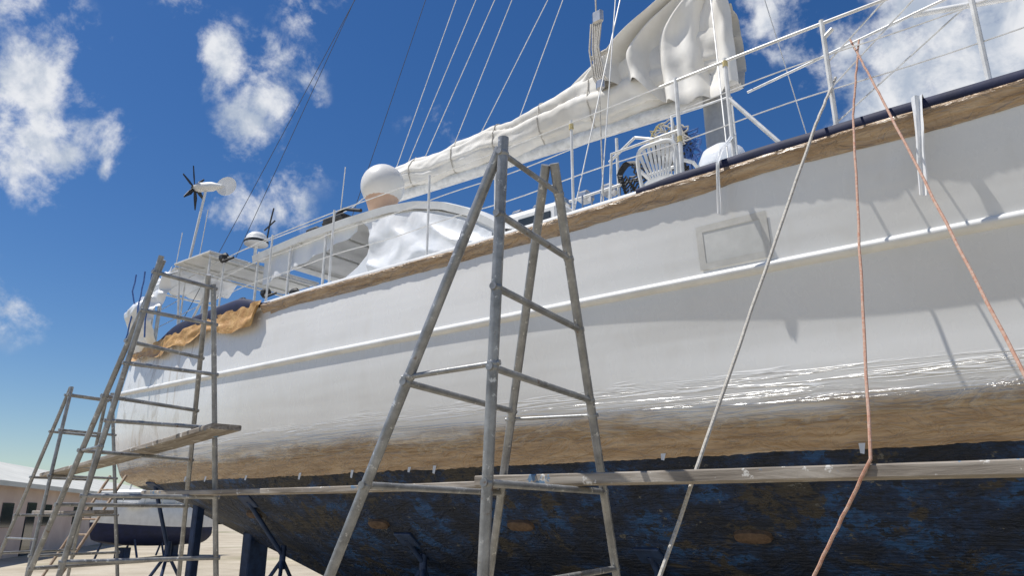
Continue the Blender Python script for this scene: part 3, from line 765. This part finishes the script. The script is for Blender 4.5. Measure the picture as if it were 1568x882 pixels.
def cruiser(name,loc,ang,sc=1.0,hullmat='navy'):
    e=empty(name); e.location=loc; e.rotation_euler=(0,0,ang); e.scale=(sc,)*3
    b=B() 
    def hf(u,v):
        x=lerp(-3.5,3.8,u); hb=1.25*(1-max(0,(u-.45)/.55)**2.2); a=v*2-1; s_=abs(a)
        z=.55+ (.85+.3*u*u)*min(1,s_*1.0)**2.6
        w=min(1,s_*1.25)
        return V((x+.5*u*s_,hb*math.copysign(w**.7,a),z+.5*u**4*(1-s_)))
    b.grid(hf,30,24); b.make('lower_hull',hullmat,e,True)
    b=B()
    def h2(u,v):
        p=hf(u,0 if v<.5 else 1); t=v*2 if v<.5 else 2-v*2
        return p+V((0,(-.06 if v<.5 else .06)*math.sin(t*3.1),.95*t))
    b.grid(h2,30,8)
    tr=[hf(0,k/12) for k in range(13)]; b.add(tr+[tr[12]+V((0,0,.95)),tr[0]+V((0,0,.95))],[tuple(range(15))])
    b.make('topsides','white',e,True)
    b=B()
    b.box((-.2,0,2.35),(6.3,2.25,.08),.02)
    b.box((.4,0,2.75),(3.6,1.9,.8),.25); b.box((-.1,0,3.7),(2.6,1.9,.1),.04); b.box((0,0,3.12),(2.2,1.5,.16),.06)
    for y in (-.8,.8):
        b.tube([(-1.3,y,2.4),(-.9,y,3.7)],.05,8); b.tube([(.9,y,3.1),(.6,y,3.7)],.04,8)
    b.tube([(-.6,0,3.7),(-.9,0,4.3)],.04,8)
    b.make('superstructure','white',e)
    b=B(); b.box((2.0,0,2.85),(.5,1.6,.35),.05); b.box((.4,0,2.85),(2.6,1.94,.3),.05); b.box((-1.41,0,2.75),(.03,1.2,.5),.01); b.make('windows','window',e)
    b=B()
    pts=[V((lerp(-3.3,4.1,k/14),-1.15*(1-max(0,(k/14-.45)/.55)**2.2),2.95)) for k in range(15)]
    for s_ in (1,-1):
        q=[V((p.x,p.y*s_,p.z)) for p in pts]; b.tube(q,.025,6)
        for p in q[::2]: b.tube([p,p-V((0,0,.6))],.02,6)
    b.make('hand_rail','steel',e,True)
    b=B()
    for x in (-2.4,.2,2.2):
        for y in (-1,1): b.tube([(x,y*.8,.95),(x,y*1.1,0)],.05,8)
    b.box((-2,0,.28),(.5,.5,.56),.02); b.box((1.8,0,.28),(.5,.5,.56),.02)
    b.make('cradle','bluepaint',e,True)
cruiser('motor_cruiser',(-29.8,9.6,0),math.radians(-62),.80)
cruiser('motor_cruiser',(-23.5,13.5,0),math.radians(150),.8,'white')
cruiser('motor_cruiser',(-42,27,0),math.radians(20),.9)

# ------------------------------------------------------------------ sun, sky, camera
sv=V((-.33,-.255,.91)).normalized()
sd=bpy.data.lights.new('sun','SUN'); sd.energy=5.0; sd.angle=math.radians(.5); sd.color=(1,.96,.9)
so=bpy.data.objects.new('sun',sd); S.collection.objects.link(so); so.rotation_euler=sv.to_track_quat('Z','Y').to_euler(); so.location=(0,0,30)
w=bpy.data.worlds.new('World'); S.world=w; w.use_nodes=True; nt=w.node_tree; bg=nt.nodes['Background']
sk=nt.nodes.new('ShaderNodeTexSky'); sk.sky_type='NISHITA'; sk.sun_disc=False
sk.sun_elevation=math.asin(sv.z); sk.sun_rotation=math.atan2(sv.x,sv.y); sk.air_density=1.0; sk.dust_density=.3; sk.ozone_density=2.5
hs=N(nt,'ShaderNodeHueSaturation'); hs.inputs['Saturation'].default_value=1.32; hs.inputs['Value'].default_value=1.0; hs.inputs['Hue'].default_value=.508
L(nt,sk.outputs[0],hs.inputs['Color'])
co=N(nt,'ShaderNodeTexCoord').outputs['Generated']
wn=N(nt,'ShaderNodeTexNoise'); wn.inputs['Scale'].default_value=9; wn.inputs['Detail'].default_value=3; L(nt,co,wn.inputs['Vector'])
va=N(nt,'ShaderNodeVectorMath',operation='SUBTRACT'); L(nt,wn.outputs['Color'],va.inputs[0]); va.inputs[1].default_value=(.5,.5,.5)
vm=N(nt,'ShaderNodeVectorMath',operation='SCALE'); L(nt,va.outputs[0],vm.inputs[0]); vm.inputs['Scale'].default_value=.05
vd=N(nt,'ShaderNodeVectorMath',operation='ADD'); L(nt,co,vd.inputs[0]); L(nt,vm.outputs[0],vd.inputs[1])
dirw=vd.outputs[0]
clouds=[((-.853,.237,.466),.08,1),((-.87,.273,.411),.075,.95),((-.835,.20,.52),.06,.85),((-.746,.409,.526),.05,.95),((-.725,.46,.513),.06,1.05),((-.763,.461,.453),.05,.9),((-.782,.497,.377),.06,1.05),
        ((-.859,.336,.386),.025,.6),((-.929,.294,.227),.05,.42),((-.749,.346,.565),.035,.5),((-.656,.458,.599),.05,.5),((-.598,.635,.488),.05,.5),((-.219,.789,.574),.08,.7),
        ((-.068,.869,.491),.14,1.1),((.04,.88,.50),.18,1.2),((-.735,.52,.43),.05,.4),((.3,.8,.4),.2,.8),((-.4,-.7,.5),.25,.9),((.7,-.4,.5),.25,.9)]
cur=None
for c,r,wt in clouds:
    ds=N(nt,'ShaderNodeVectorMath',operation='DISTANCE'); L(nt,dirw,ds.inputs[0]); ds.inputs[1].default_value=V(c).normalized()
    k=maprange(nt,ds.outputs['Value'],0,r*1.35,wt,0,sm=False)
    cur=k if cur is None else math_(nt,'MAXIMUM',cur,k)
n1=noise_tex(nt,co,13,8,.62,.15)
dens=math_(nt,'ADD',cur,math_(nt,'MULTIPLY',math_(nt,'SUBTRACT',n1,.5),2.6))
mask=math_(nt,'MULTIPLY',maprange(nt,dens,.26,.86),maprange(nt,cur,.0,.3))
shade=maprange(nt,noise_tex(nt,co,16,5,.6,.2),.35,.62)
cc=mixc(nt,shade,(5.0,5.7,6.8),(9.3,9.4,9.6))
L(nt,mixc(nt,math_(nt,'MULTIPLY',mask,.92),hs.outputs[0],cc),bg.inputs[0])
bg.inputs[1].default_value=.095
cd=bpy.data.cameras.new('camera'); cd.sensor_width=36; cd.lens=26.0; cd.clip_end=3000; cd.clip_start=.05
cm=bpy.data.objects.new('camera',cd); S.collection.objects.link(cm); cm.location=(0,-6,1.6)
cm.rotation_euler=(math.radians(107.1),0,math.radians(37.4)); S.camera=cm
